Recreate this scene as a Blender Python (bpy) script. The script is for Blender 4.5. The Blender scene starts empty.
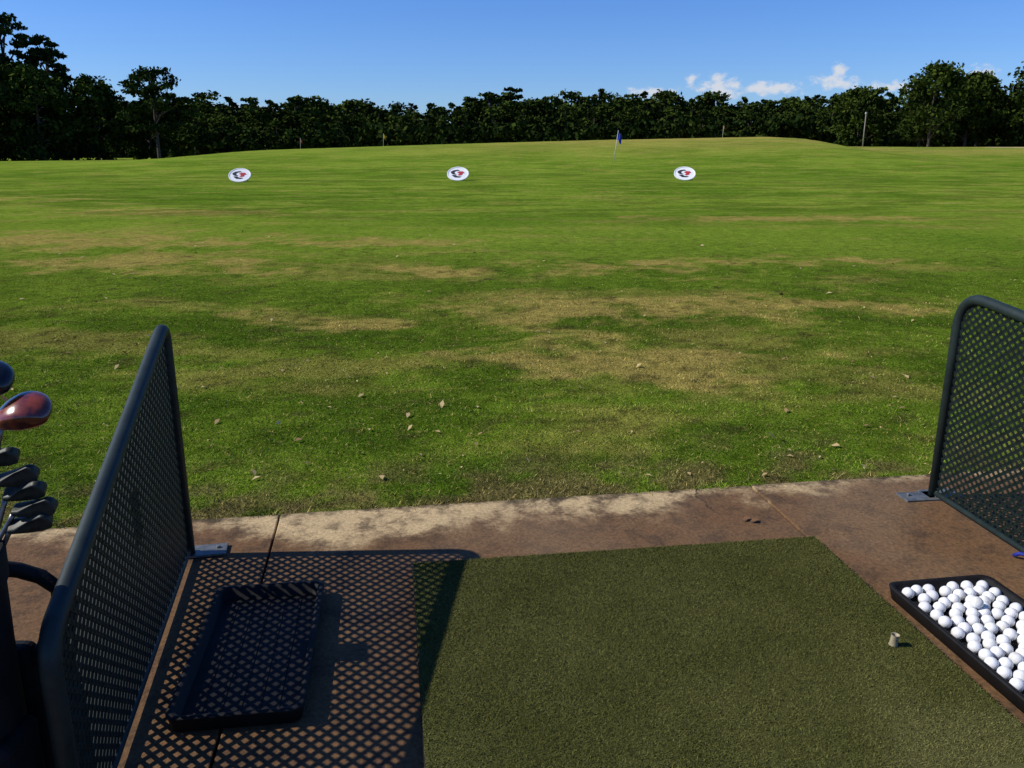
import bpy, math, random
import numpy as np
from mathutils import Vector, Matrix
random.seed(7); rng=np.random.default_rng(7)
C=bpy.context; D=bpy.data; SC=C.scene
SC.view_settings.view_transform='Standard'; SC.view_settings.look='None'; SC.view_settings.exposure=0

# ---------------------------------------------------------------- helpers
class NT:
    def __init__(s,nt): s.nt=nt; s.n=nt.nodes; s.l=nt.links
    def new(s,t,**k):
        n=s.n.new(t)
        for a,b in k.items(): setattr(n,a,b)
        return n
    def put(s,sock,v):
        if isinstance(v,bpy.types.NodeSocket): s.l.new(v,sock)
        elif v is not None:
            if hasattr(sock.default_value,'__len__') and not hasattr(v,'__len__'): v=(v,)*len(sock.default_value)
            if hasattr(sock.default_value,'__len__') and len(sock.default_value)==4 and len(v)==3: v=(*v,1)
            sock.default_value=v
    def math(s,op,a,b=None,c=None,clamp=False):
        n=s.new('ShaderNodeMath',operation=op,use_clamp=clamp)
        s.put(n.inputs[0],a); s.put(n.inputs[1],b) if b is not None else None
        if c is not None: s.put(n.inputs[2],c)
        return n.outputs[0]
    def vmath(s,op,a,b=None):
        n=s.new('ShaderNodeVectorMath',operation=op)
        s.put(n.inputs[0],a)
        if b is not None: s.put(n.inputs[1],b)
        return n.outputs['Value'] if op in('LENGTH','DOT_PRODUCT','DISTANCE') else n.outputs[0]
    def noise(s,vec,scale,detail=3,rough=.55,out='Fac'):
        n=s.new('ShaderNodeTexNoise'); s.put(n.inputs['Vector'],vec)
        n.inputs['Scale'].default_value=scale; n.inputs['Detail'].default_value=detail; n.inputs['Roughness'].default_value=rough
        return n.outputs[out]
    def rng(s,v,a,b,c=0.,d=1.,smooth=True):
        n=s.new('ShaderNodeMapRange'); n.interpolation_type='SMOOTHSTEP' if smooth else 'LINEAR'
        s.put(n.inputs['Value'],v)
        for i,q in zip(('From Min','From Max','To Min','To Max'),(a,b,c,d)): n.inputs[i].default_value=q
        return n.outputs[0]
    def mix(s,f,a,b,bt='MIX'):
        n=s.new('ShaderNodeMix',data_type='RGBA',blend_type=bt)
        s.put(n.inputs[0],f); s.put(n.inputs[6],a); s.put(n.inputs[7],b)
        return n.outputs[2]
    def attr(s,name,out='Fac'): return s.new('ShaderNodeAttribute',attribute_name=name).outputs[out]
    def sep(s,v):
        n=s.new('ShaderNodeSeparateXYZ'); s.put(n.inputs[0],v); return n.outputs
    def comb(s,x,y,z=0.):
        n=s.new('ShaderNodeCombineXYZ'); s.put(n.inputs[0],x); s.put(n.inputs[1],y); s.put(n.inputs[2],z); return n.outputs[0]
    def patches(s,vec,lst):
        r=None
        for cx,cy,rx,ry in lst:
            v=s.vmath('SUBTRACT',vec,(cx,cy,0)); v=s.vmath('MULTIPLY',v,(1/rx,1/ry,0))
            f=s.math('SUBTRACT',1.,s.vmath('LENGTH',v))
            r=f if r is None else s.math('MAXIMUM',r,f)
        return r

def mat(name,col=(.5,.5,.5),rough=.8,metal=0.,spec=.5,setup=None,coat=0):
    m=D.materials.new(name); m.use_nodes=True
    b=m.node_tree.nodes['Principled BSDF']; N=NT(m.node_tree)
    b.inputs['Base Color'].default_value=(*col,1); b.inputs['Roughness'].default_value=rough
    b.inputs['Metallic'].default_value=metal; b.inputs['Specular IOR Level'].default_value=spec
    b.inputs['Coat Weight'].default_value=coat
    if setup: setup(N,b)
    return m
def speck(c1,c2,scale,bump=0.,bscale=None,dist=.01):
    def f(N,b):
        tc=N.new('ShaderNodeTexCoord').outputs['Object']
        n=N.noise(tc,scale,4,.65)
        N.put(b.inputs['Base Color'],N.mix(N.rng(n,.35,.65),c1,c2))
        if bump:
            bn=N.new('ShaderNodeBump'); bn.inputs['Strength'].default_value=bump; bn.inputs['Distance'].default_value=dist
            N.put(bn.inputs['Height'],N.noise(tc,bscale or scale,3)); N.put(b.inputs['Normal'],bn.outputs[0])
    return f

def obj(name,me,parent=None,mt=None,loc=None,rot=None):
    o=D.objects.new(name,me); SC.collection.objects.link(o)
    if parent: o.parent=parent
    if mt is not None and me is not None: me.materials.append(mt)
    if loc is not None: o.location=loc
    if rot is not None: o.rotation_euler=rot
    return o
def empty(name,loc=(0,0,0),rot=(0,0,0)):
    o=D.objects.new(name,None); SC.collection.objects.link(o); o.location=loc; o.rotation_euler=rot; o.empty_display_size=.1
    return o
def npmesh(name,V,F,smooth=False,tint=None,mi=None,attrs=None):
    me=D.meshes.new(name); V=np.asarray(V,dtype=np.float32); F=np.asarray(F,dtype=np.int32)
    m,k=F.shape
    me.vertices.add(len(V)); me.vertices.foreach_set('co',V.ravel())
    me.loops.add(m*k); me.loops.foreach_set('vertex_index',F.ravel())
    me.polygons.add(m); me.polygons.foreach_set('loop_start',np.arange(0,m*k,k,dtype=np.int32))
    me.polygons.foreach_set('loop_total',np.full(m,k,dtype=np.int32))
    if mi is not None: me.polygons.foreach_set('material_index',np.asarray(mi,dtype=np.int32))
    me.update(calc_edges=True)
    if smooth: me.polygons.foreach_set('use_smooth',np.ones(m,dtype=bool))
    A=dict(attrs or {})
    if tint is not None: A['tint']=tint
    for kx,val in A.items():
        val=np.asarray(val,dtype=np.float32)
        if val.ndim==2:
            a=me.attributes.new(kx,'FLOAT_COLOR','POINT'); a.data.foreach_set('color',np.concatenate([val,np.ones((len(val),1),np.float32)],1).ravel())
        else:
            a=me.attributes.new(kx,'FLOAT','POINT'); a.data.foreach_set('value',val)
    return me
class MB:
    def __init__(s): s.v=[]; s.f=[]
    def add(s,v,f):
        o=len(s.v); s.v+= [tuple(p) for p in v]; s.f+=[tuple(i+o for i in q) for q in f]
    def box(s,c,h,R=None):
        v=[]
        for z in(-1,1):
            for y in(-1,1):
                for x in(-1,1):
                    p=Vector((x*h[0],y*h[1],z*h[2]))
                    if R is not None: p=R@p
                    v.append(p+Vector(c))
        s.add(v,[(0,2,3,1),(4,5,7,6),(0,1,5,4),(2,6,7,3),(0,4,6,2),(1,3,7,5)])
    def tube(s,pts,r,n=12,cap=True):
        pts=[Vector(p) for p in pts]; m=len(pts); rs=r if hasattr(r,'__len__') else [r]*m
        T=[((pts[min(i+1,m-1)]-pts[max(i-1,0)]).normalized()) for i in range(m)]
        up=Vector((0,0,1)) if abs(T[0].z)<.9 else Vector((1,0,0))
        A=T[0].cross(up).normalized(); v=[];f=[]
        for i in range(m):
            A=(A-T[i]*A.dot(T[i])).normalized(); B=T[i].cross(A)
            for j in range(n):
                a=2*math.pi*j/n; v.append(pts[i]+(A*math.cos(a)+B*math.sin(a))*rs[i])
        for i in range(m-1):
            for j in range(n):
                f.append((i*n+j,i*n+(j+1)%n,(i+1)*n+(j+1)%n,(i+1)*n+j))
        if cap: f.append(tuple(range(n-1,-1,-1))); f.append(tuple((m-1)*n+j for j in range(n)))
        s.add(v,f)
    def mesh(s,name,smooth=False):
        me=D.meshes.new(name); me.from_pydata(s.v,[],s.f); me.update()
        if smooth:
            for p in me.polygons: p.use_smooth=len(p.vertices)<=4
        return me
def bevel(o,w=.004,seg=2):
    m=o.modifiers.new('b','BEVEL'); m.width=w; m.segments=seg; m.limit_method='ANGLE'; return o
def sstep(a,b,t):
    t=np.clip((t-a)/(b-a),0,1); return t*t*(3-2*t)
_T=np.random.default_rng(99).random((256,256))
def vnoise(x,y):
    xi=np.floor(x).astype(int); yi=np.floor(y).astype(int); fx=x-xi; fy=y-yi
    fx=fx*fx*(3-2*fx); fy=fy*fy*(3-2*fy)
    a=_T[xi%256,yi%256];b=_T[(xi+1)%256,yi%256];c=_T[xi%256,(yi+1)%256];d=_T[(xi+1)%256,(yi+1)%256]
    return (a*(1-fx)+b*fx)*(1-fy)+(c*(1-fx)+d*fx)*fy
def fbm(x,y,o=4,r=.55):
    s=0;a=1;t=0
    for k in range(o):
        s=s+a*vnoise(x*2**k+17.3*k,y*2**k+5.1*k); t+=a; a*=r
    return s/t

# ---------------------------------------------------------------- camera
cam=D.cameras.new('camera'); co=D.objects.new('camera',cam); SC.collection.objects.link(co)
co.location=(0,0,1.6); co.rotation_euler=(math.radians(90-15.6),0,0)
cam.sensor_width=36; cam.lens=29.53; cam.clip_start=.05; cam.clip_end=6000
SC.camera=co

# ---------------------------------------------------------------- light
sund=Vector((1.157,.04,-.96)).normalized()
sl=D.lights.new('sun','SUN'); sl.energy=5.0; sl.angle=math.radians(.5); sl.color=(1,.95,.85)
so=D.objects.new('sun',sl); SC.collection.objects.link(so); so.rotation_euler=sund.to_track_quat('-Z','Y').to_euler()
so.location=(-20,0,20)
W=D.worlds.new('World'); SC.world=W; W.use_nodes=True
N=NT(W.node_tree); bg=W.node_tree.nodes['Background']
sky=N.new('ShaderNodeTexSky',sky_type='NISHITA'); sky.sun_disc=False
sky.sun_elevation=math.radians(39.7); sky.sun_rotation=math.atan2(-sund.x,-sund.y)%(2*math.pi)
sky.air_density=1.0; sky.dust_density=.2; sky.ozone_density=3.
d=N.new('ShaderNodeTexCoord').outputs['Generated']; x,y,z=N.sep(d)
v=N.comb(N.math('DIVIDE',x,y),N.math('DIVIDE',z,y),0.)
cl=N.patches(v,[(.234,.066,.034,.016),(.23,.076,.014,.010),(.367,.073,.036,.011),(.366,.085,.012,.012),(.29,.066,.05,.010),(.43,.068,.04,.007),(.525,.080,.024,.013),(.16,.062,.035,.008),(.2,.075,.009,.008),(-.3,.045,.05,.005)])
nn=N.noise(N.vmath('MULTIPLY',v,(1,1.6,1)),70,5,.6)
cl=N.math('ADD',cl,N.math('MULTIPLY',N.math('SUBTRACT',nn,.5),2.6))
cm=N.math('MULTIPLY',N.rng(cl,.05,.9,0,.92),N.rng(y,.0,.05))
hs=N.new('ShaderNodeHueSaturation'); hs.inputs['Saturation'].default_value=1.15; N.put(hs.inputs['Color'],sky.outputs[0])
sk=N.mix(1.,hs.outputs[0],(.78,1.08,1.74),'MULTIPLY')
N.put(bg.inputs['Color'],N.mix(cm,sk,(8.4,8.8,9.6)))
bg.inputs['Strength'].default_value=.080

# ---------------------------------------------------------------- terrain
RX=np.array([-400,-70,-40,-33,-28.5,-12.2,9.6,27,30.2,32.2,34.5,60,400.])
RZ=np.array([0,.1,.5,1.0,1.5,2.0,2.62,2.86,2.7,2.2,1.85,1.85,1.85])
BZ=np.array([0,.1,.2,.3,.4,.6,1.0,1.4,1.5,1.6,1.65,1.8,1.85])
def terr(X,Y):
    X=np.asarray(X,float);Y=np.asarray(Y,float)
    r=np.interp(X,RX,RZ); b=np.interp(X,RX,BZ)
    up=sstep(48,95,Y); dn=sstep(102,125,Y)
    z=up*(r*(1-dn)+b*dn)
    z=z+sstep(12,30,Y)*.08*np.sin(X*.11+1.3)*np.sin(Y*.17+X*.03)
    z=z+.012*np.sin(X*1.3)*np.sin(Y*1.7)*sstep(4,6,Y)
    z=z+(fbm(X*2.6,Y*2.6,3)-.5)*.05*sstep(3.9,4.6,Y-.151*X)*(1-sstep(30,60,Y))
    return z-.012
PATCH=[(-.9,11.7,1.6,1.2),(1.7,12.,2.2,1.0),(-3.6,12.,1.2,.9),(-8.5,15.6,5.4,2.2),(-4.,15.2,4.,1.0),(1.0,8.5,2.6,1.6),(3.0,9.,1.6,1.0),
   (-5.6,12.6,2.2,1.4),(-9,23,5,2),(-22,28,9,3),(7,21,6,1.4),(1.0,6.5,1.8,.9),(-2.0,8.,1.4,.9),(4.5,12.8,2.4,.8)]
def gcol(X,Y):
    """mean turf colour at a place (linear albedo)"""
    X=np.asarray(X,float);Y=np.asarray(Y,float)
    wx=X+2.0*(fbm(X*1.4,Y*1.4,5,.7)-.5); wy=Y+2.0*(fbm(X*1.4+40,Y*1.4+9,5,.7)-.5)
    nA=fbm(X*.16+7,Y*.28+3,5,.6); nB=fbm(X*1.5+3,Y*1.5,5,.7); nD=fbm(X*.5+50,Y*1.1+20,5,.65)
    far=sstep(7,17,Y)[...,None]
    m=sstep(.3,.7,nB)[...,None]; near=np.array([.066,.122,.008])*(1-m)+np.array([.134,.205,.016])*m
    m=sstep(.32,.68,nA)[...,None]; fc=np.array([.130,.228,.017])*(1-m)+np.array([.205,.298,.028])*m
    c=near*(1-far)+fc*far
    p=np.full(X.shape,-9.)
    for cx,cy,rx,ry in PATCH: p=np.maximum(p,1-np.hypot((wx-cx)/rx,(wy-cy)/ry))
    f=p+(nB-.5)*2.2
    dry=sstep(.1,.8,f)*.78
    dry=np.maximum(dry,sstep(.56,.72,nD)*.34)
    mound=sstep(62,92,Y)*(.12+.58*sstep(-30,15,X))*(.35+.65*sstep(.35,.6,fbm(X*.12,Y*.3,4)))
    dry=np.maximum(dry,mound)[...,None]
    c=c*(1-dry)+np.array([.43,.315,.085])*dry
    dk=(sstep(.48,.60,fbm(X*.55+11,Y*.9+31,5,.7))*sstep(16,24,Y)*(1-sstep(50,75,Y))*.48)[...,None]
    c=c*(1-dk)+np.array([.06,.11,.010])*dk
    dv=(sstep(.66,.76,fbm(X*6.1+70,Y*6.1+15,3,.6))*(1-sstep(12,18,Y))*.6)[...,None]
    c=c*(1-dv)+np.array([.055,.050,.016])*dv
    e=Y-.151*X; em=((1-sstep(3.7,4.7,e))*sstep(.38,.62,fbm(X*6,Y*6,3))*.75)[...,None]
    c=c*(1-em)+np.array([.17,.115,.05])*em
    sd=(1-sstep(.7,1.,np.hypot((X-56.5)/3.2,(Y-97)/6)))[...,None]
    return c*(1-sd)+np.array([.5,.42,.28])*sd
def gs(N,b):
    P=N.new('ShaderNodeNewGeometry').outputs['Position']; x,y,z=N.sep(P); P2=N.comb(x,y,0.)
    c=N.attr('gcol','Color')
    f1=N.noise(P2,60,3,.75); f2=N.noise(P2,6,5,.75)
    m=N.math('MULTIPLY',N.rng(f1,.28,.72,.45,1.5,False),N.rng(f2,.28,.72,.52,1.45,False))
    c=N.mix(1.,c,N.comb(m,m,m),'MULTIPLY')
    sp=N.noise(P2,26,4,.75)
    c=N.mix(N.math('MULTIPLY',N.rng(sp,.55,.66,0,.55),N.rng(y,34,8,.3,1)),c,(.44,.35,.10))
    c=N.mix(N.math('MULTIPLY',N.rng(sp,.46,.35,0,.65),N.rng(y,34,8,.35,1)),c,(.030,.048,.008))
    st=N.noise(N.vmath('MULTIPLY',P2,(.5,1.6,1)),.9,5,.75)
    c=N.mix(N.math('MULTIPLY',N.rng(st,.51,.61,0,.45),N.rng(y,14,26)),c,(.07,.115,.012))
    c=N.mix(N.math('MULTIPLY',N.rng(st,.47,.38,0,.30),N.rng(y,14,26)),c,(.40,.34,.09))
    N.put(b.inputs['Base Color'],c)
    bn=N.new('ShaderNodeBump'); bn.inputs['Strength'].default_value=1.; bn.inputs['Distance'].default_value=.03
    N.put(bn.inputs['Height'],N.math('ADD',f1,sp)); N.put(b.inputs['Normal'],bn.outputs[0])
M_ground=mat('turf',rough=1,spec=0,setup=gs)
def gb(N,b): N.put(b.inputs['Base Color'],N.attr('gcol','Color'))
M_blade=mat('grass_blade',rough=.8,spec=.1,setup=gb)
xs=np.unique(np.round(np.concatenate([np.linspace(-10,10,251),np.linspace(-28,28,225),np.linspace(-80,80,241),np.linspace(-1500,1500,61)]),3))
ys=np.unique(np.round(np.concatenate([np.linspace(-20,3,8),np.linspace(3,16,164),np.linspace(16,60,177),np.linspace(60,140,161),np.linspace(140,3000,50)]),3))
XX,YY=np.meshgrid(xs,ys); ZZ=terr(XX,YY)
ZZ=np.where(YY<(3.66+.151*XX),-.06,ZZ)
V=np.stack([XX,YY,ZZ],-1).reshape(-1,3); nx=len(xs); ny=len(ys)
i=np.arange((ny-1)*(nx-1)); r=i//(nx-1); c=i%(nx-1); a=r*nx+c
obj('ground',npmesh('ground',V,np.stack([a,a+1,a+nx+1,a+nx],-1),True,attrs={'gcol':gcol(XX,YY).reshape(-1,3)}),mt=M_ground)

def blades(n,y0,y1,h0,wk,seed):
    g=np.random.default_rng(seed)
    Y=y0*np.exp(g.random(n)**1.15*math.log(y1/y0)); X=(g.random(n)*1.9-.95)*Y+g.normal(0,.3,n)
    eg=3.69+.151*X+.09*(fbm(X*2.2,X*0+3,5,.7)-.56)
    k=(Y>eg+g.normal(0,.014,n))&(fbm(X*7,Y*7,3)+.25*g.random(n)>.50); X=X[k];Y=Y[k]; n=len(X)
    Z=np.maximum(terr(X,Y),np.where(Y<3.70+.151*X,.001,-9))
    e=np.clip((Y-3.69-.151*X)/.3,0,1)
    fade=1-.75*sstep(5,y1,Y)
    h=(h0*(.35+g.random(n)))*(1+1.0*(1-e))*fade; w=wk*Y*(.6+.8*g.random(n))
    az=g.random(n)*math.pi*2; ln=g.normal(0,.9,(n,2))*h[:,None]
    dx=np.cos(az)*w/2; dy=np.sin(az)*w/2
    A=np.stack([X-dx,Y-dy,Z-.003],-1);B=np.stack([X+dx,Y+dy,Z-.003],-1)
    Cc=np.stack([X+ln[:,0],Y+ln[:,1],Z+h],-1)
    V=np.stack([A,B,Cc],1).reshape(-1,3); F=np.arange(3*n).reshape(-1,3)
    tuft=.5+1.0*sstep(.35,.65,fbm(X*4+5,Y*4,4,.7))
    c=gcol(X,Y)*((.62+.9*g.random(n))*tuft)[:,None]; s=g.random(n)<.13; c[s]=np.array([.46,.36,.12])*(.6+.6*g.random(s.sum()))[:,None]
    return V,F,np.repeat(c,3,0)
V,F,t=blades(330000,3.0,17,.012,.0011,3)
obj('grass',npmesh('grass',V,F,attrs={'gcol':t}),mt=M_blade)

n=760; g=np.random.default_rng(11)
Y=3.9*np.exp(g.random(n)**1.1*math.log(18/3.9)); X=(g.random(n)*1.8-.9)*Y
k=Y>3.8+.151*X; X=X[k];Y=Y[k];n=len(X); Z=terr(X,Y)+.012
s=(.006+.020*g.random(n)**2.5)*(.8+Y*.04); az=g.random(n)*6.28; tl=g.normal(0,.3,(n,2))
V=[];
for j,(u,v_) in enumerate([(1.3,0),(.2,.62),(-1.2,.1),(-.1,-.6)]):
    px=X+s*(u*np.cos(az)-v_*np.sin(az)); py=Y+s*(u*np.sin(az)+v_*np.cos(az)); pz=Z+s*(u*tl[:,0]+v_*tl[:,1])+(.3*s if j%2 else 0)
    V.append(np.stack([px,py,pz],-1))
V=np.stack(V,1).reshape(-1,3); F=np.arange(4*n).reshape(-1,4)
def lf(N,b): N.put(b.inputs['Base Color'],N.mix(N.attr('tint'),(.15,.055,.02),(.52,.40,.18)))
M_leafdry=mat('dry_leaf',rough=.8,setup=lf)
obj('fallen_leaves',npmesh('fallen_leaves',V,F,tint=np.repeat(g.random(n)**.8,4)),mt=M_leafdry)

# ---------------------------------------------------------------- concrete pad
def conc(N,b):
    tc=N.new('ShaderNodeTexCoord').outputs['Object']; x,y,z=N.sep(tc)
    n1=N.noise(tc,1.6,5,.6); n2=N.noise(tc,7,5,.7); n3=N.noise(tc,60,3,.7)
    f=N.math('ADD',N.math('MULTIPLY',y,-1.),N.math('MULTIPLY',N.math('SUBTRACT',n1,.5),.9))
    f=N.math('ADD',f,N.math('MULTIPLY',N.math('SUBTRACT',n2,.5),.4))
    f=N.math('ADD',f,N.rng(x,.6,1.5,0,.22))
    f=N.math('ADD',f,N.rng(x,-.8,-1.4,0,.2))
    st=N.rng(f,.14,.38)
    c=N.mix(st,(.48,.35,.18),(.145,.078,.034))
    c=N.mix(N.rng(n2,.45,.66,0,.72),c,(.055,.033,.018))
    big=N.noise(tc,.9,3,.5); c=N.mix(N.rng(big,.5,.7,0,.35),c,(.22,.150,.085))
    ed=N.math('ADD',y,N.math('MULTIPLY',N.math('SUBTRACT',n2,.5),.22))
    c=N.mix(N.rng(ed,-.06,.01,0,.85),c,(.055,.042,.02))
    m=N.rng(n3,.25,.75,.58,1.36,False); c=N.mix(1.,c,N.comb(m,m,m),'MULTIPLY')
    wv=N.math('ABSOLUTE',N.math('SUBTRACT',N.math('ADD',x,N.math('MULTIPLY',n2,.25)),1.02))
    c=N.mix(N.math('MULTIPLY',N.rng(wv,.010,.003,0,.8),N.rng(y,-.35,-.25)),c,(.03,.02,.012))
    N.put(b.inputs['Base Color'],c)
    bn=N.new('ShaderNodeBump'); bn.inputs['Strength'].default_value=.6; bn.inputs['Distance'].default_value=.006
    N.put(bn.inputs['Height'],N.math('ADD',n3,n2)); N.put(b.inputs['Normal'],bn.outputs[0])
M_conc=mat('stained_concrete',rough=.9,spec=.2,setup=conc)
ang=math.radians(8.6)
mb=MB(); u=-1.07
edges=[u+2.26*k for k in range(-9,9)]
for k in range(len(edges)-1):
    for r0,r1 in((0,-2.6),(-2.61,-5.2),(-5.21,-8)):
        x0=edges[k]+.0045; x1=edges[k+1]-.0045
        dz=[0,.003,-.002][k%3]
        mb.box(((x0+x1)/2,(r0+r1)/2,-.06+dz),((x1-x0)/2,abs(r1-r0)/2,.06))
slab=obj('concrete_pavement',mb.mesh('concrete_pavement'),mt=M_conc,loc=(0,3.69,0),rot=(0,0,ang)); bevel(slab,.004,2)
V=[];g=np.random.default_rng(21)
for (px,py) in((1.05,3.46),(1.08,3.44),(-1.7,3.2)):
    s=.017+.008*g.random(); a=g.random()*6.28
    for j,(u_,v_) in enumerate([(1.3,0),(.2,.62),(-1.2,.1),(-.1,-.6)]):
        V.append((px+s*(u_*math.cos(a)-v_*math.sin(a)),py+s*(u_*math.sin(a)+v_*math.cos(a)),.008+(.3*s if j%2 else 0)))
obj('fallen_leaves',npmesh('fallen_leaves_pad',V,np.arange(len(V)).reshape(-1,4),tint=np.zeros(len(V))+.1),mt=M_leafdry)

# ---------------------------------------------------------------- hitting mat
bay=math.radians(8.1)
TL=Vector((-.392,2.99)); e1=Vector((math.cos(bay),math.sin(bay))); e2=Vector((-math.sin(bay),math.cos(bay)))
MW=1.68; mc=TL+e1*MW/2-e2*MW/2
hm=empty('golf_hitting_mat',(mc.x,mc.y,0),(0,0,bay))
M_rub=mat('black_rubber',(.012,.012,.012),.7,spec=.2,setup=speck((.006,.006,.006),(.011,.010,.010),20,.2,80,.003))
mb=MB(); mb.box((0,0,.014),(MW/2,MW/2,.012)); bevel(obj('rubber_base',mb.mesh('rubber_base'),hm,M_rub),.003)
def turfm(N,b):
    tc=N.new('ShaderNodeTexCoord').outputs['Object']
    n1=N.noise(tc,2.6,4,.6); n2=N.noise(tc,150,2,.8)
    c=N.mix(N.rng(n1,.3,.7),(.064,.067,.015),(.086,.088,.023))
    wp=N.patches(tc,[(.66,-.62,.40,.5)])
    c=N.mix(N.rng(N.math('ADD',wp,N.math('MULTIPLY',N.math('SUBTRACT',n1,.5),.8)),0,.6,0,.4),c,(.15,.14,.05))
    m=N.math('MULTIPLY',N.rng(n2,.25,.75,.6,1.4,False),N.rng(N.attr('tint'),0,1,.75,1.8,False)); c=N.mix(1.,c,N.comb(m,m,m),'MULTIPLY')
    N.put(b.inputs['Base Color'],c)
M_turf=mat('artificial_turf',rough=.9,spec=.1,setup=turfm)
mb=MB(); mb.box((0,0,.0315),(MW/2-.003,MW/2-.003,.005)); bevel(obj('turf_backing',mb.mesh('turf_backing'),hm,M_turf),.003)
n=230000; g=np.random.default_rng(5)
X=(g.random(n)*2-1)*(MW/2-.002); Y=MW/2-.002-g.random(n)*1.35
h=.002+.0045*g.random(n); w=.003*(.6+.8*g.random(n)); az=g.random(n)*6.28; ln=g.normal(0,.0045,(n,2))
A=np.stack([X-np.cos(az)*w/2,Y-np.sin(az)*w/2,0*X+.036],-1);B=np.stack([X+np.cos(az)*w/2,Y+np.sin(az)*w/2,0*X+.036],-1)
Cc=np.stack([X+ln[:,0],Y+ln[:,1],.036+h],-1)
obj('turf_fibres',npmesh('turf_fibres',np.stack([A,B,Cc],1).reshape(-1,3),np.arange(3*n).reshape(-1,3),tint=np.repeat(g.random(n),3)),hm,M_turf)

tee=empty('rubber_tee',(1.248,2.42,.038),(0,0,0))
M_tee=mat('tee_rubber',(.30,.24,.13),.6,setup=speck((.26,.21,.12),(.36,.31,.19),60))
mb=MB(); mb.tube([(0,0,.0),(0,0,.010),(0,0,.034),(0,0,.038)],[.0145,.0125,.0125,.014],20,cap=False)
mb.tube([(0,0,.038),(0,0,.037),(0,0,.02)],[.014,.010,.009],20,cap=False)
obj('tee_tube',mb.mesh('tee_tube',True),tee,M_tee).rotation_euler=(0,math.radians(5),0)

# ---------------------------------------------------------------- ball trays
def tray(loc,rot,w=.40,l=.78):
    p=empty('golf_ball_tray',loc,(0,0,rot))
    mb=MB(); H=.05; t=.022; W2,L2=w/2,l/2
    def ring(hx,hy,z,r,n=5):
        o=[]
        for cx,cy,a0 in((1,1,0),(-1,1,90),(-1,-1,180),(1,-1,270)):
            for k in range(n):
                a=math.radians(a0+90*k/(n-1)); o.append((cx*(hx-r)+math.cos(a)*r,cy*(hy-r)+math.sin(a)*r,z))
        return o
    rs=[ring(W2-.012,L2-.012,0,.03),ring(W2-.003,L2-.003,H-.008,.035),ring(W2,L2,H-.004,.038),ring(W2,L2,H,.038),ring(W2-t*.5,L2-t*.5,H+.002,.034),ring(W2-t,L2-t,H-.003,.03),ring(W2-t-.008,L2-t-.008,.012,.022)]
    n=len(rs[0]); v=[q for r_ in rs for q in r_]; f=[]
    for i in range(len(rs)-1):
        for j in range(n): f.append((i*n+j,i*n+(j+1)%n,(i+1)*n+(j+1)%n,(i+1)*n+j))
    f.append(tuple(range(n-1,-1,-1))); f.append(tuple((len(rs)-1)*n+j for j in range(n)))
    mb.add(v,f); obj('tray_shell',mb.mesh('tray_shell',True),p,M_rub)
    mb=MB()
    for k in(-2,-1,0,1,2): mb.box((k*.055,0,.0135),(.004,L2-.06,.0015))
    obj('floor_ribs',mb.mesh('floor_ribs'),p,M_rub)
    return p
tray((-.84,2.42,.004),math.radians(7.6),.39,.76)
rt=(1.652,2.44); tr=math.radians(9)
tray((rt[0],rt[1],.004),tr,.42,.80)
import bmesh
bm=bmesh.new(); bmesh.ops.create_icosphere(bm,subdivisions=3,radius=.02135)
bv=np.array([v.co[:] for v in bm.verts]); bf=np.array([[v.index for v in f.verts] for f in bm.faces]); bm.free()
P=[]; sp=.0446; row=0; yv=-.350
while yv<.352:
    xv=-.158+(sp/2 if row%2 else 0)
    while xv<.160:
        if random.random()>.13 and not(xv<-.11 and yv<.12 and random.random()<.55): P.append((xv,yv))
        xv+=sp
    row+=1; yv+=sp*.866
P=np.array(P); g=np.random.default_rng(8)
for sweep in range(260):
    mv=g.normal(0,.0045,P.shape)
    for i in range(len(P)):
        q=P[i]+mv[i]
        if abs(q[0])>.160 or abs(q[1])>.352: continue
        d2=((P-q)**2).sum(1); d2[i]=1
        if d2.min()>.0430**2: P[i]=q
pts=[(q[0],q[1],.012+.02135+.002) for q in P]; top=[]
for _ in range(6000):
    if len(top)>=12: break
    q=np.array([g.uniform(-.05,.14),g.uniform(-.33,.33)])
    dd=np.sort(np.hypot(*(P-q).T))[:3]
    if dd[2]-dd[0]<.0026 and dd[2]<.0285 and all(np.hypot(*(q-t_))>.05 for t_ in top):
        top.append(q); pts.append((q[0],q[1],.0354+math.sqrt(.0427**2-dd.mean()**2)))
V=np.concatenate([bv+np.array(p) for p in pts]); F=np.concatenate([bf+i*len(bv) for i in range(len(pts))])
def ballm(N,b):
    tc=N.new('ShaderNodeTexCoord').outputs['Object']
    a=N.noise(tc,18,3,.6); N.put(b.inputs['Base Color'],N.mix(N.rng(a,.5,.75),(.78,.78,.77),(.58,.56,.50)))
    vo=N.new('ShaderNodeTexVoronoi'); N.put(vo.inputs['Vector'],tc); vo.inputs['Scale'].default_value=260
    bn=N.new('ShaderNodeBump'); bn.inputs['Strength'].default_value=.35; bn.inputs['Distance'].default_value=.0008
    N.put(bn.inputs['Height'],vo.outputs['Distance']); N.put(b.inputs['Normal'],bn.outputs[0])
obj('golf_balls',npmesh('golf_balls',V,F,True),mt=mat('ball_white',rough=.35,setup=ballm),loc=(rt[0],rt[1],.004),rot=(0,0,tr))

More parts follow.
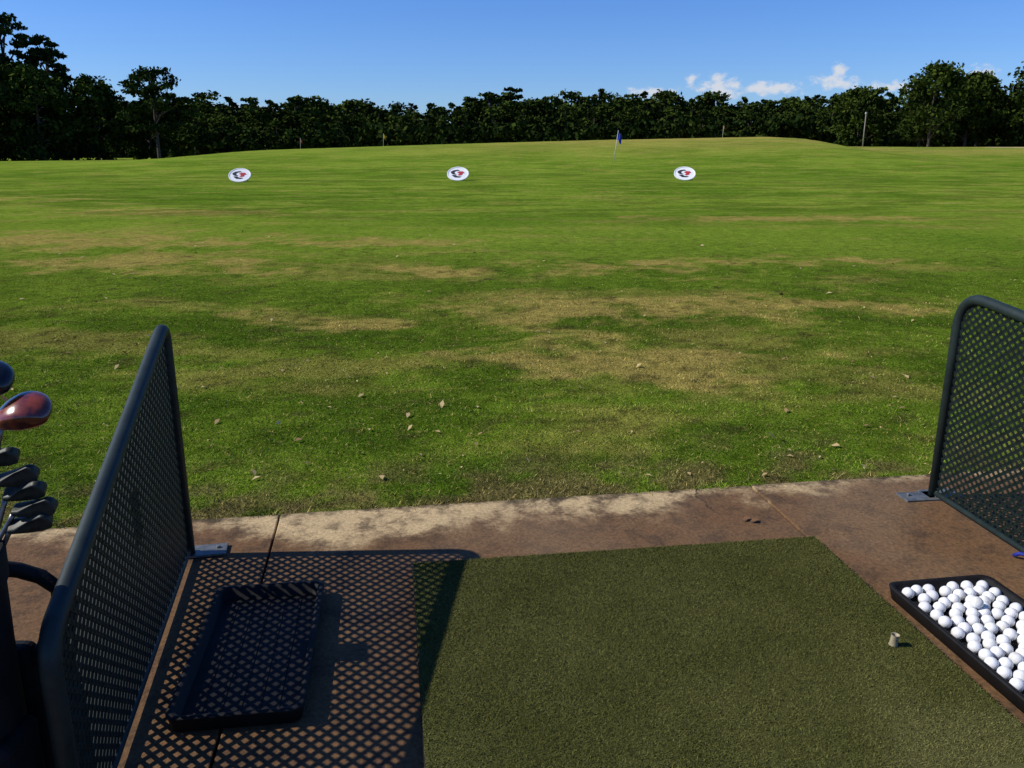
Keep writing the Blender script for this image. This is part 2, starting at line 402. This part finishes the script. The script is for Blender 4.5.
# ---------------------------------------------------------------- bay dividers
M_steel=mat('green_painted_steel',rough=.55,spec=.35,setup=speck((.009,.017,.015),(.017,.028,.023),12,.1,200,.001))
M_mesh=mat('expanded_metal_paint',rough=.6,spec=.2,setup=speck((.005,.011,.009),(.012,.020,.016),25))
M_galv=mat('galvanised_steel',rough=.5,metal=.4,setup=speck((.09,.10,.10),(.17,.18,.17),30))
def divider(fb,rb,H1,H2,rc=.10):
    fb=Vector(fb);rb=Vector(rb); L=(rb-fb).length; a=math.atan2(rb.y-fb.y,rb.x-fb.x)
    p=empty('driving_range_bay_divider',(fb.x,fb.y,0),(0,0,a))
    P=[Vector((0,0,.012)),Vector((0,0,H1)),Vector((L,0,H2)),Vector((L,0,.012))]
    def corner(A,B,Cp,r,n=9):
        d1=(A-B).normalized(); d2=(Cp-B).normalized(); o=[]
        s=B+d1*r; e=B+d2*r
        for k in range(n+1):
            t=k/n; o.append(s*(1-t)**2+B*2*t*(1-t)+e*t*t)
        return o
    path=[P[0]]+corner(P[0],P[1],P[2],rc)+corner(P[1],P[2],P[3],.08)+[P[3]]
    mb=MB(); mb.tube(path,.0235,14); mb.tube([(0,0,.028),(L,0,.028)],.012,10)
    obj('frame_tube',mb.mesh('frame_tube',True),p,M_steel)
    mb=MB(); cw=.048; ch=.038; th=.0016; wd=.0071
    poly=[(q.x,q.z) for q in path]
    def ins(x,z):
        c=False; j=len(poly)-1
        for i in range(len(poly)):
            xi,zi=poly[i]; xj,zj=poly[j]
            if (zi>z)!=(zj>z) and x<(xj-xi)*(z-zi)/(zj-zi)+xi: c=not c
            j=i
        return c
    nxx=int(L/cw)+2; nz=int(max(H1,H2)/ch)+2
    for i in range(nxx):
        for j in range(nz):
            for (ox,oz) in((0,0),(cw/2,ch/2)):
                cx=i*cw+ox; cz=.028+j*ch+oz
                for sx,sz in((1,1),(-1,1)):
                    x0,z0=cx,cz; x1,z1=cx+sx*cw/2,cz+sz*ch/2
                    mx,mz=(x0+x1)/2,(z0+z1)/2
                    if not ins(mx,mz): continue
                    dx,dz=x1-x0,z1-z0; l=math.hypot(dx,dz)
                    if sx<0: dx,dz=-dx,-dz
                    R=Matrix.Rotation(-math.atan2(dz,dx),3,'Y'); Tw=Matrix.Rotation(math.radians(12),3,'X')
                    mb.box((mx,0.0,mz),(l/2+.0025,th,wd),R@Tw)
    obj('expanded_metal_mesh',mb.mesh('expanded_metal_mesh'),p,M_mesh)
    mb=MB(); mb.box((-.02,.055,.006),(.05,.09,.005)); mb.box((0,.0,.02),(.028,.006,.02))
    mb.box((L-.05,.055,.006),(.05,.09,.005))
    mb.tube([(-.03,.11,.009),(-.03,.11,.02)],.009,6)
    bevel(obj('foot_plates',mb.mesh('foot_plates'),p,M_galv),.002)
    return p,L
pL,LL=divider((-1.318,3.12),(-.995,1.58),.965,.585,.085)
mb=MB(); mb.box((.72,-.010,.50),(.052,.003,.085)); bevel(obj('number_plate',mb.mesh('number_plate'),pL,M_mesh),.002)
pR,LR=divider((2.01,3.72),(2.20,2.2),.985,.85,.17)
mb=MB(); mb.box((.0,-.06,.006),(.05,.10,.005)); mb.tube([(-.01,-.12,.009),(-.01,-.12,.022)],.009,6)
bevel(obj('inner_foot_plate',mb.mesh('inner_foot_plate'),pR,M_galv),.002)
M_blue=mat('blue_paint',(.02,.03,.35),.4,setup=speck((.010,.018,.18),(.02,.035,.28),30))
mb=MB(); mb.tube([(.62,-.05,.012),(.64,-.04,.03),(.67,-.03,.035),(.70,-.04,.03),(.72,-.06,.012)],.008,10)
mb.tube([(.67,-.03,.03),(.67,-.01,.006)],.010,10)
obj('blue_ground_anchor',mb.mesh('blue_ground_anchor',True),pR,M_blue)

# ---------------------------------------------------------------- golf bag with clubs
M_bag=mat('bag_nylon',rough=.75,spec=.2,setup=speck((.004,.004,.005),(.010,.010,.011),15,.5,120,.002))
M_chr=mat('satin_steel',rough=.35,metal=.9,setup=speck((.12,.12,.13),(.22,.22,.23),30))
M_iron=mat('dark_iron',rough=.5,spec=.3,setup=speck((.012,.016,.012),(.030,.034,.026),40))
M_red=mat('red_club_crown',rough=.22,spec=.6,coat=.6,setup=speck((.26,.045,.010),(.05,.008,.006),14))
M_blk=mat('black_club_crown',rough=.3,spec=.4,coat=.3,setup=speck((.005,.005,.006),(.010,.010,.011),20))
bag=empty('golf_bag',(-1.21,1.58,0))
mb=MB()
prof=[(0,.118),(.01,.125),(.05,.128),(.3,.122),(.55,.125),(.70,.13),(.715,.137),(.775,.139),(.785,.134)]
mb.tube([(0,0,z) for z,_ in prof],[r for _,r in prof],28)
obj('bag_body',mb.mesh('bag_body',True),bag,M_bag)
mb=MB(); mb.box((.02,.125,.30),(.085,.035,.2)); mb.box((-.11,-.02,.38),(.045,.08,.25)); mb.box((.115,-.02,.25),(.03,.07,.13))
bevel(obj('pockets',mb.mesh('pockets'),bag,M_bag),.025,4)
mb=MB()
mb.tube([(.04,.12,.70),(.06,.19,.655),(.10,.205,.63),(.14,.20,.60),(.15,.17,.55),(.12,.13,.48),(.07,.12,.44)],.018,12)
mb.tube([(-.12,.02,.72),(-.22,.05,.6),(-.24,.06,.4),(-.15,.04,.25)],.02,10)
obj('handle_and_strap',mb.mesh('handle_and_strap',True),bag,M_bag)
mb=MB()
for s_ in(-1,1): mb.tube([(s_*.05,-.12,.66),(s_*.13,-.19,.02)],.008,8)
obj('stand_legs',mb.mesh('stand_legs',True),bag,M_chr)
def wood(name,heel,axis_to,up,size,mt):
    bm=bmesh.new(); bmesh.ops.create_uvsphere(bm,u_segments=28,v_segments=16,radius=1)
    for v in bm.verts:
        x,y,z=v.co
        if z<-.0: z*=.55
        if y<-.45: y=-.45-(abs(y)-.45)*.25
        s=1-.25*max(0,-x)*.6
        v.co=(x*size*.5,y*size*.5*s,z*size*.27*s)
    me=D.meshes.new(name); bm.to_mesh(me); bm.free()
    for p_ in me.polygons: p_.use_smooth=True
    X=Vector(axis_to).normalized(); Z=Vector(up); Z=(Z-X*Z.dot(X)).normalized(); Yv=Z.cross(X)
    M=Matrix((X,Yv,Z)).transposed().to_4x4(); ctr=Vector(heel)+X*size*.42
    o=obj(name,me,bag,mt); o.matrix_local=Matrix.Translation(ctr)@M
def iron(name,heel,axis_to,up,size,mt):
    pr=[(-.1,-.02),(.0,-.10),(.35,-.17),(.75,-.18),(1.0,-.10),(1.06,.10),(1.0,.30),(.86,.36),(.5,.22),(.12,.10),(-.06,.09)]
    v=[];m=len(pr)
    for yy in(-.5,.5):
        for (a_,b_) in pr:
            t=.12 if b_>.1 else .24
            v.append((a_*size,yy*t*size*1.6,b_*size))
    f=[tuple(range(m-1,-1,-1)),tuple(range(m,2*m))]+[(i,(i+1)%m,m+(i+1)%m,m+i) for i in range(m)]
    me=D.meshes.new(name); me.from_pydata(v,[],f); me.update()
    X=Vector(axis_to).normalized(); Z=Vector(up); Z=(Z-X*Z.dot(X)).normalized(); Yv=Z.cross(X)
    M=Matrix((X,Yv,Z)).transposed().to_4x4()
    o=obj(name,me,bag,mt); o.matrix_local=Matrix.Translation(Vector(heel))@M; bevel(o,size*.09,5)
    for p_ in me.polygons: p_.use_smooth=True
mbs=MB()
def shaft(h,g): mbs.tube([h,(Vector(h)*.93+Vector(g)*.07),g],[.0075,.0055,.0045],8)
wood('driver_head',(.025,.15,1.115),(1,.1,.05),(.1,-.65,1),.125,M_blk); shaft((.035,.15,1.10),(-.03,.03,.6))
wood('fairway_wood_head',(.115,.13,1.045),(1,.05,.16),(-.25,-.75,1),.122,M_red); shaft((.12,.13,1.04),(.02,.04,.6))
IR=[((.06,.12,.955),(1,.1,.08)),((.10,.11,.912),(1,.15,.10)),((.115,.11,.880),(1,.05,.12)),((.135,.10,.848),(1,.1,.02)),((.125,.09,.812),(1,.2,.10)),((.02,.0,.93),(1,.5,.0)),((.0,-.05,.9),(1,-.3,.1))]
for k,(h_,ax) in enumerate(IR):
    iron('iron_head_%d'%(k+1),h_,ax,(0,-.35,.95) if k%2 else (0,-.6,.8),.082,M_iron); shaft(h_,(.03*(k%3)-.03,.04-.02*(k%4),.55))
obj('club_shafts',mbs.mesh('club_shafts',True),bag,M_chr)

# ---------------------------------------------------------------- range targets
M_wht=mat('target_white',rough=.6,setup=speck((.78,.78,.76),(.84,.84,.82),6))
M_tb=mat('target_black',rough=.6,setup=speck((.015,.015,.02),(.03,.03,.035),6))
M_tr=mat('target_red',rough=.6,setup=speck((.4,.025,.025),(.5,.04,.04),6))
def target(X,Y,rz):
    z=float(terr(X,Y)); p=empty('range_target_disc',(X,Y,z+.34),(math.radians(36),0,rz))
    r=.55
    def disc(r0,r1,z0,z1,n=48):
        mb=MB(); v=[];f=[]
        for k in range(n):
            a=2*math.pi*k/n
            for rr,zz in((r0,z0),(r1,z0),(r1,z1),(r0,z1)): v.append((math.cos(a)*rr,math.sin(a)*rr,zz))
        for k in range(n):
            q=(k+1)%n
            for j in range(4): f.append((k*4+j,q*4+j,q*4+(j+1)%4,k*4+(j+1)%4))
        mb.add(v,f); return mb
    obj('disc',disc(.001,r,-.02,.0).mesh('disc'),p,M_wht)
    obj('rim',disc(r-.03,r+.01,-.03,.02).mesh('rim'),p,M_wht)
    def shape(pts,z,mt,nm):
        mb=MB(); m=len(pts); v=[(a-.02,b,z) for a,b in pts]+[(a-.02,b,z+.004) for a,b in pts]
        mb.add(v,[tuple(range(m-1,-1,-1)),tuple(range(m,2*m))]+[(i,(i+1)%m,m+(i+1)%m,m+i) for i in range(m)])
        obj(nm,mb.mesh(nm),p,mt)
    shape([(-.36,.16),(-.22,.28),(.02,.33),(.12,.24),(-.06,.22),(-.16,.14),(-.14,.02),(-.02,-.06),(-.22,-.06),(-.32,.02)],.004,M_tb,'emblem_wing')
    shape([(-.30,-.12),(-.1,-.10),(.0,-.20),(.22,-.24),(.10,-.32),(-.14,-.30)],.004,M_tb,'emblem_tail')
    shape([(-.02,.10),(.10,.19),(.28,.18),(.36,.06),(.26,.02),(.24,-.10),(.10,-.16),(.0,-.10),(.10,-.02)],.009,M_tr,'emblem_head')
    mb=MB()
    for s_ in(-.3,.3): mb.tube([(s_,.35,-.03),(s_,.36,-.05),(s_,.20,-.60)],.02,8)
    obj('support_legs',mb.mesh('support_legs'),p,M_tb)
target(-14.1,44.8,math.radians(8)); target(-2.8,44.8,0); target(9.1,45.6,math.radians(-6))

# ---------------------------------------------------------------- flags and pole
M_pole=mat('pole_white',rough=.5,setup=speck((.5,.5,.46),(.6,.6,.56),3))
def flag(X,Y,h,col,w=.5,lean=.05,r=.022):
    z=float(terr(X,Y)); p=empty('golf_flag',(X,Y,z-.05),(0,lean,0))
    mb=MB(); mb.tube([(0,0,0),(0,0,h)],[r,r*.6],8); obj('pole',mb.mesh('pole',True),p,M_pole)
    v=[];f=[];nu,nv=8,6
    for i in range(nu):
        for j in range(nv):
            t=i/(nu-1); s=j/(nv-1)
            v.append((.02+t*w*.42,.07*math.sin(t*9+s),h-.05-s*.5*w*1.5-t*w*.55+ .03*math.sin(t*8)))
    for i in range(nu-1):
        for j in range(nv-1): a=i*nv+j; f.append((a,a+1,a+nv+1,a+nv))
    mb=MB(); mb.add(v,f); me=mb.mesh('flag_cloth',True)
    obj('flag_cloth',me,p,mat('flag_cloth',col,.8,setup=speck(col,tuple(c*.8 for c in col),4)))
flag(7.6,65,2.35,(.015,.05,.50),.75,.12,.03)
flag(-22.8,94,1.2,(.55,.08,.02),.45); flag(-14.0,95,1.4,(.6,.35,.03),.5); flag(22.6,94,1.3,(.4,.1,.02),.3)
X,Y=49.0,122.; z=float(terr(X,Y)); p=empty('light_pole',(X,Y,z))
M_gp=mat('weathered_pole',rough=.8,setup=speck((.20,.17,.14),(.28,.25,.21),3))
mb=MB(); mb.tube([(0,0,-.1),(0,0,4.6)],[.09,.06],10); obj('pole_shaft',mb.mesh('pole_shaft',True),p,M_gp)
mb=MB(); mb.box((.0,0,4.72),(.11,.09,.13)); bevel(obj('lamp_head',mb.mesh('lamp_head'),p,M_pole),.03)

# ---------------------------------------------------------------- trees
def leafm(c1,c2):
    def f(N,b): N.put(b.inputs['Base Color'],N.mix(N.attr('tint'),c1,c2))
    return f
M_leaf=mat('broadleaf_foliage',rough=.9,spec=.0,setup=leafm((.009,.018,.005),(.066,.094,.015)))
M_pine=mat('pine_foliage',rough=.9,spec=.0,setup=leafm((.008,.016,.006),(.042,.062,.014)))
M_bark=mat('bark',rough=.9,setup=speck((.03,.024,.018),(.08,.06,.045),4,.6,12,.05))
def leaves(centers,radii,per,size,g,tb):
    c=np.repeat(centers,per,0); rr=np.repeat(radii,per,0); n=len(c)
    d=g.normal(size=(n,3)); d/=np.linalg.norm(d,axis=1)[:,None]
    p=c+d*rr*(g.random((n,1))**.5)
    u=g.normal(size=(n,3)); u/=np.linalg.norm(u,axis=1)[:,None]; w=np.cross(u,g.normal(size=(n,3))); w/=np.linalg.norm(w,axis=1)[:,None]
    s=(size*(.5+.9*g.random((n,1))))
    V=np.stack([p-u*s,p-w*s*.6,p+u*s,p+w*s*.6],1).reshape(-1,3)
    t=np.repeat(np.clip(np.repeat(tb,per)+g.normal(0,.15,n),0,1),4)
    return V,t
def cone(A,B,r0,r1,n=6):
    mb=MB(); mb.tube([A,(Vector(A)+Vector(B))/2,B],[r0,(r0+r1)/2,r1],n,cap=False)
    return np.array(mb.v),np.array(mb.f)
def tree_data(kind,H,R,g,nc=40,per=40,size=.35,base=.25):
    cs=[];rs=[]
    for _ in range(nc):
        th=g.random()*6.28
        if kind=='broad':
            t=g.random()**.85; prof=math.sin(math.pi*min(1,(t*.84+.14)))**.55
            rad=R*prof*(.25+.75*g.random()**.5); s=R*(.18+.18*g.random()); rs.append((s*1.15,s*1.15,s*.85))
        elif kind=='umbrella':
            t=g.random(); prof=math.sin(math.pi*(.18+.72*t))
            rad=R*prof*(.2+.8*g.random()**.6); s=R*(.16+.13*g.random()); rs.append((s*1.3,s*1.3,s*.5))
        elif kind=='cone':
            t=g.random()**1.1; prof=1.05*(1-t)**.75+.08
            rad=R*prof*(.2+.8*g.random()**.6); s=R*(.16+.14*g.random())*(1-.5*t); rs.append((s*1.2,s*1.2,s*.9))
        else:
            t=g.random(); prof=(.6+.4*math.sin(math.pi*t))*(1-.6*t**3)
            rad=R*prof*(.2+.8*g.random()**.6); s=R*(.14+.15*g.random()); rs.append((s*1.3,s*1.3,s*.5))
        cs.append((math.cos(th)*rad,math.sin(th)*rad,H*(base+(1-base)*t*.93)))
    cs=np.array(cs);rs=np.array(rs)
    tb=np.clip(g.random(nc)*.55+.35*(cs[:,2]/H)**2,0,1)  # random per clump, plus sunlit crown tops painted in as lighter leaf colour
    V,t=leaves(cs,rs,per,size,g,tb); F=np.arange(len(V)).reshape(-1,4); mi=np.zeros(len(F),int)
    Vs=[V];Fs=[F];ts=[t];ms=[mi]; off=len(V)
    lean=g.normal(0,.02,2)*H; top=(lean[0],lean[1],H*.88)
    segs=[((0,0,-.3),(lean[0]*.4,lean[1]*.4,H*.45),H*.020,H*.014),((lean[0]*.4,lean[1]*.4,H*.45),top,H*.014,H*.004)]
    for k in g.choice(nc,min(nc,14),replace=False):
        c=cs[k]; zz=max(H*base*.8,c[2]-H*.12-.2*np.hypot(c[0],c[1])); f=zz/(H*.88)
        segs.append(((lean[0]*f,lean[1]*f,zz),tuple(c),H*.008,H*.002))
    for A,B,r0,r1 in segs:
        v,f=cone(A,B,r0,r1); Vs.append(v);Fs.append(f+off);ts.append(np.zeros(len(v)));ms.append(np.ones(len(f),int)); off+=len(v)
    return np.concatenate(Vs),np.concatenate(Fs),np.concatenate(ts),np.concatenate(ms)
def add_tree(name,kind,X,Y,H,R,seed,**k):
    g=np.random.default_rng(seed); V,F,t,m=tree_data(kind,H,R,g,**k)
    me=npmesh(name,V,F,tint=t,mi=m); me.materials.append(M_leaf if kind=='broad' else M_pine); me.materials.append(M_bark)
    return obj(name,me,loc=(X,Y,float(terr(X,Y))-.1))
tpl=[]
KD=['broad','cone','pine','broad','broad','umbrella','cone','broad','pine','broad','broad','cone']
for s_,kd in enumerate(KD):
    g=np.random.default_rng(100+s_)
    R={'broad':3.5+.5*(s_%3),'cone':2.6,'pine':2.8,'umbrella':3.6}[kd]
    tpl.append(tree_data(kd,12.,R,g,nc=50,per=30,size=.36,base={'broad':.04,'cone':.05,'pine':.25,'umbrella':.35}[kd]))
Vs=[];Fs=[];ts=[];ms=[];off=0; g=np.random.default_rng(43)
for ri,(rowY,hs_,x0,step) in enumerate(((158,.66,-185,4.4),(167,.80,-190,3.8),(177,.92,-200,3.0),(185,.96,-200,3.2))):
    X=x0
    while X<200:
        k=g.integers(0,len(tpl)); V,F,t,m=tpl[k]; a=g.random()*6.28; s=hs_*(.86+.20*g.random()); ca,sa=math.cos(a),math.sin(a)
        if KD[k] in('pine','umbrella','cone'): s*=1.05
        if g.random()<.09: s*=1.12
        s*=1+.05*math.sin(X*.07)+.04*math.sin(X*.19+2)
        yy=rowY+g.normal(0,2.)+ (12 if X<-60 else 0); tz=float(terr(X,yy))
        s*=1.0-.05*(X>20)
        W_=np.stack([(V[:,0]*ca-V[:,1]*sa)*s*1.3+X,(V[:,0]*sa+V[:,1]*ca)*s*1.3+yy,V[:,2]*s+tz-.3],-1)
        Vs.append(W_);Fs.append(F+off);ts.append(np.clip(t*.85+g.normal(0,.12),0,1));ms.append(m); off+=len(W_)
        X+=step*(.5+.9*g.random())
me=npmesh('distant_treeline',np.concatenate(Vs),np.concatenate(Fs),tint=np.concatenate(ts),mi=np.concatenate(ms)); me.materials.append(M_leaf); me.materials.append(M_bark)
obj('distant_treeline',me)
n=4600; X=g.random(n)*400-200; Y=151+g.normal(0,1.5,n)+(12*(X<-60)); bk=g.random(n)<.6; Z=terr(X,Y)+g.random(n)*np.where(bk,7.4,4.6)
Y=Y+bk*21
V,t=leaves(np.stack([X,Y,Z],-1),np.full((n,3),1.2),20,.48,g,g.random(n)*.30)
obj('distant_undergrowth',npmesh('distant_undergrowth',V,np.arange(len(V)).reshape(-1,4),tint=t),mt=M_leaf)
for k,(X,Y,H,R,kd) in enumerate([(-73.5,118,20.8,5.2,'pine'),(-68.5,121,19.8,4.2,'pine'),(-64.5,123,16.8,3.4,'pine'),(-68,112,13.4,5.6,'broad'),(-61.5,114,12.0,4.8,'broad'),(-57,120,11.4,4.0,'broad'),(-75,110,14.5,6,'broad'),(-84,116,18,6,'pine'),(-92,114,15,6.5,'broad'),(-53,128,9.,3.8,'broad'),(-66,120,13,5,'broad'),(-72,122,14.5,5,'broad'),(-62,122,13.5,3.2,'cone')]):
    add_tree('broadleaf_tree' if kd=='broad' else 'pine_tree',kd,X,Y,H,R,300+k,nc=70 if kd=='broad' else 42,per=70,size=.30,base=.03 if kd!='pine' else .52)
add_tree('pine_tree','umbrella',-46.6,115,11.9,4.4,331,nc=60,per=90,size=.25,base=.34)
for k,(X,Y,H,R,kd) in enumerate([(57.2,120,11.2,4.6,'broad'),(64.3,124,10.4,4.0,'broad'),(72.5,122,12.0,5.2,'broad'),(69,130,11.,4.2,'pine'),(53,134,9.0,3.6,'broad'),(80,120,12,5.4,'broad'),(90,124,12,5.4,'broad'),(61,131,10.5,4.2,'cone')]):
    add_tree('broadleaf_tree' if kd=='broad' else 'pine_tree',kd,X,Y,H,R,400+k,nc=80,per=70,size=.28,base=.14)
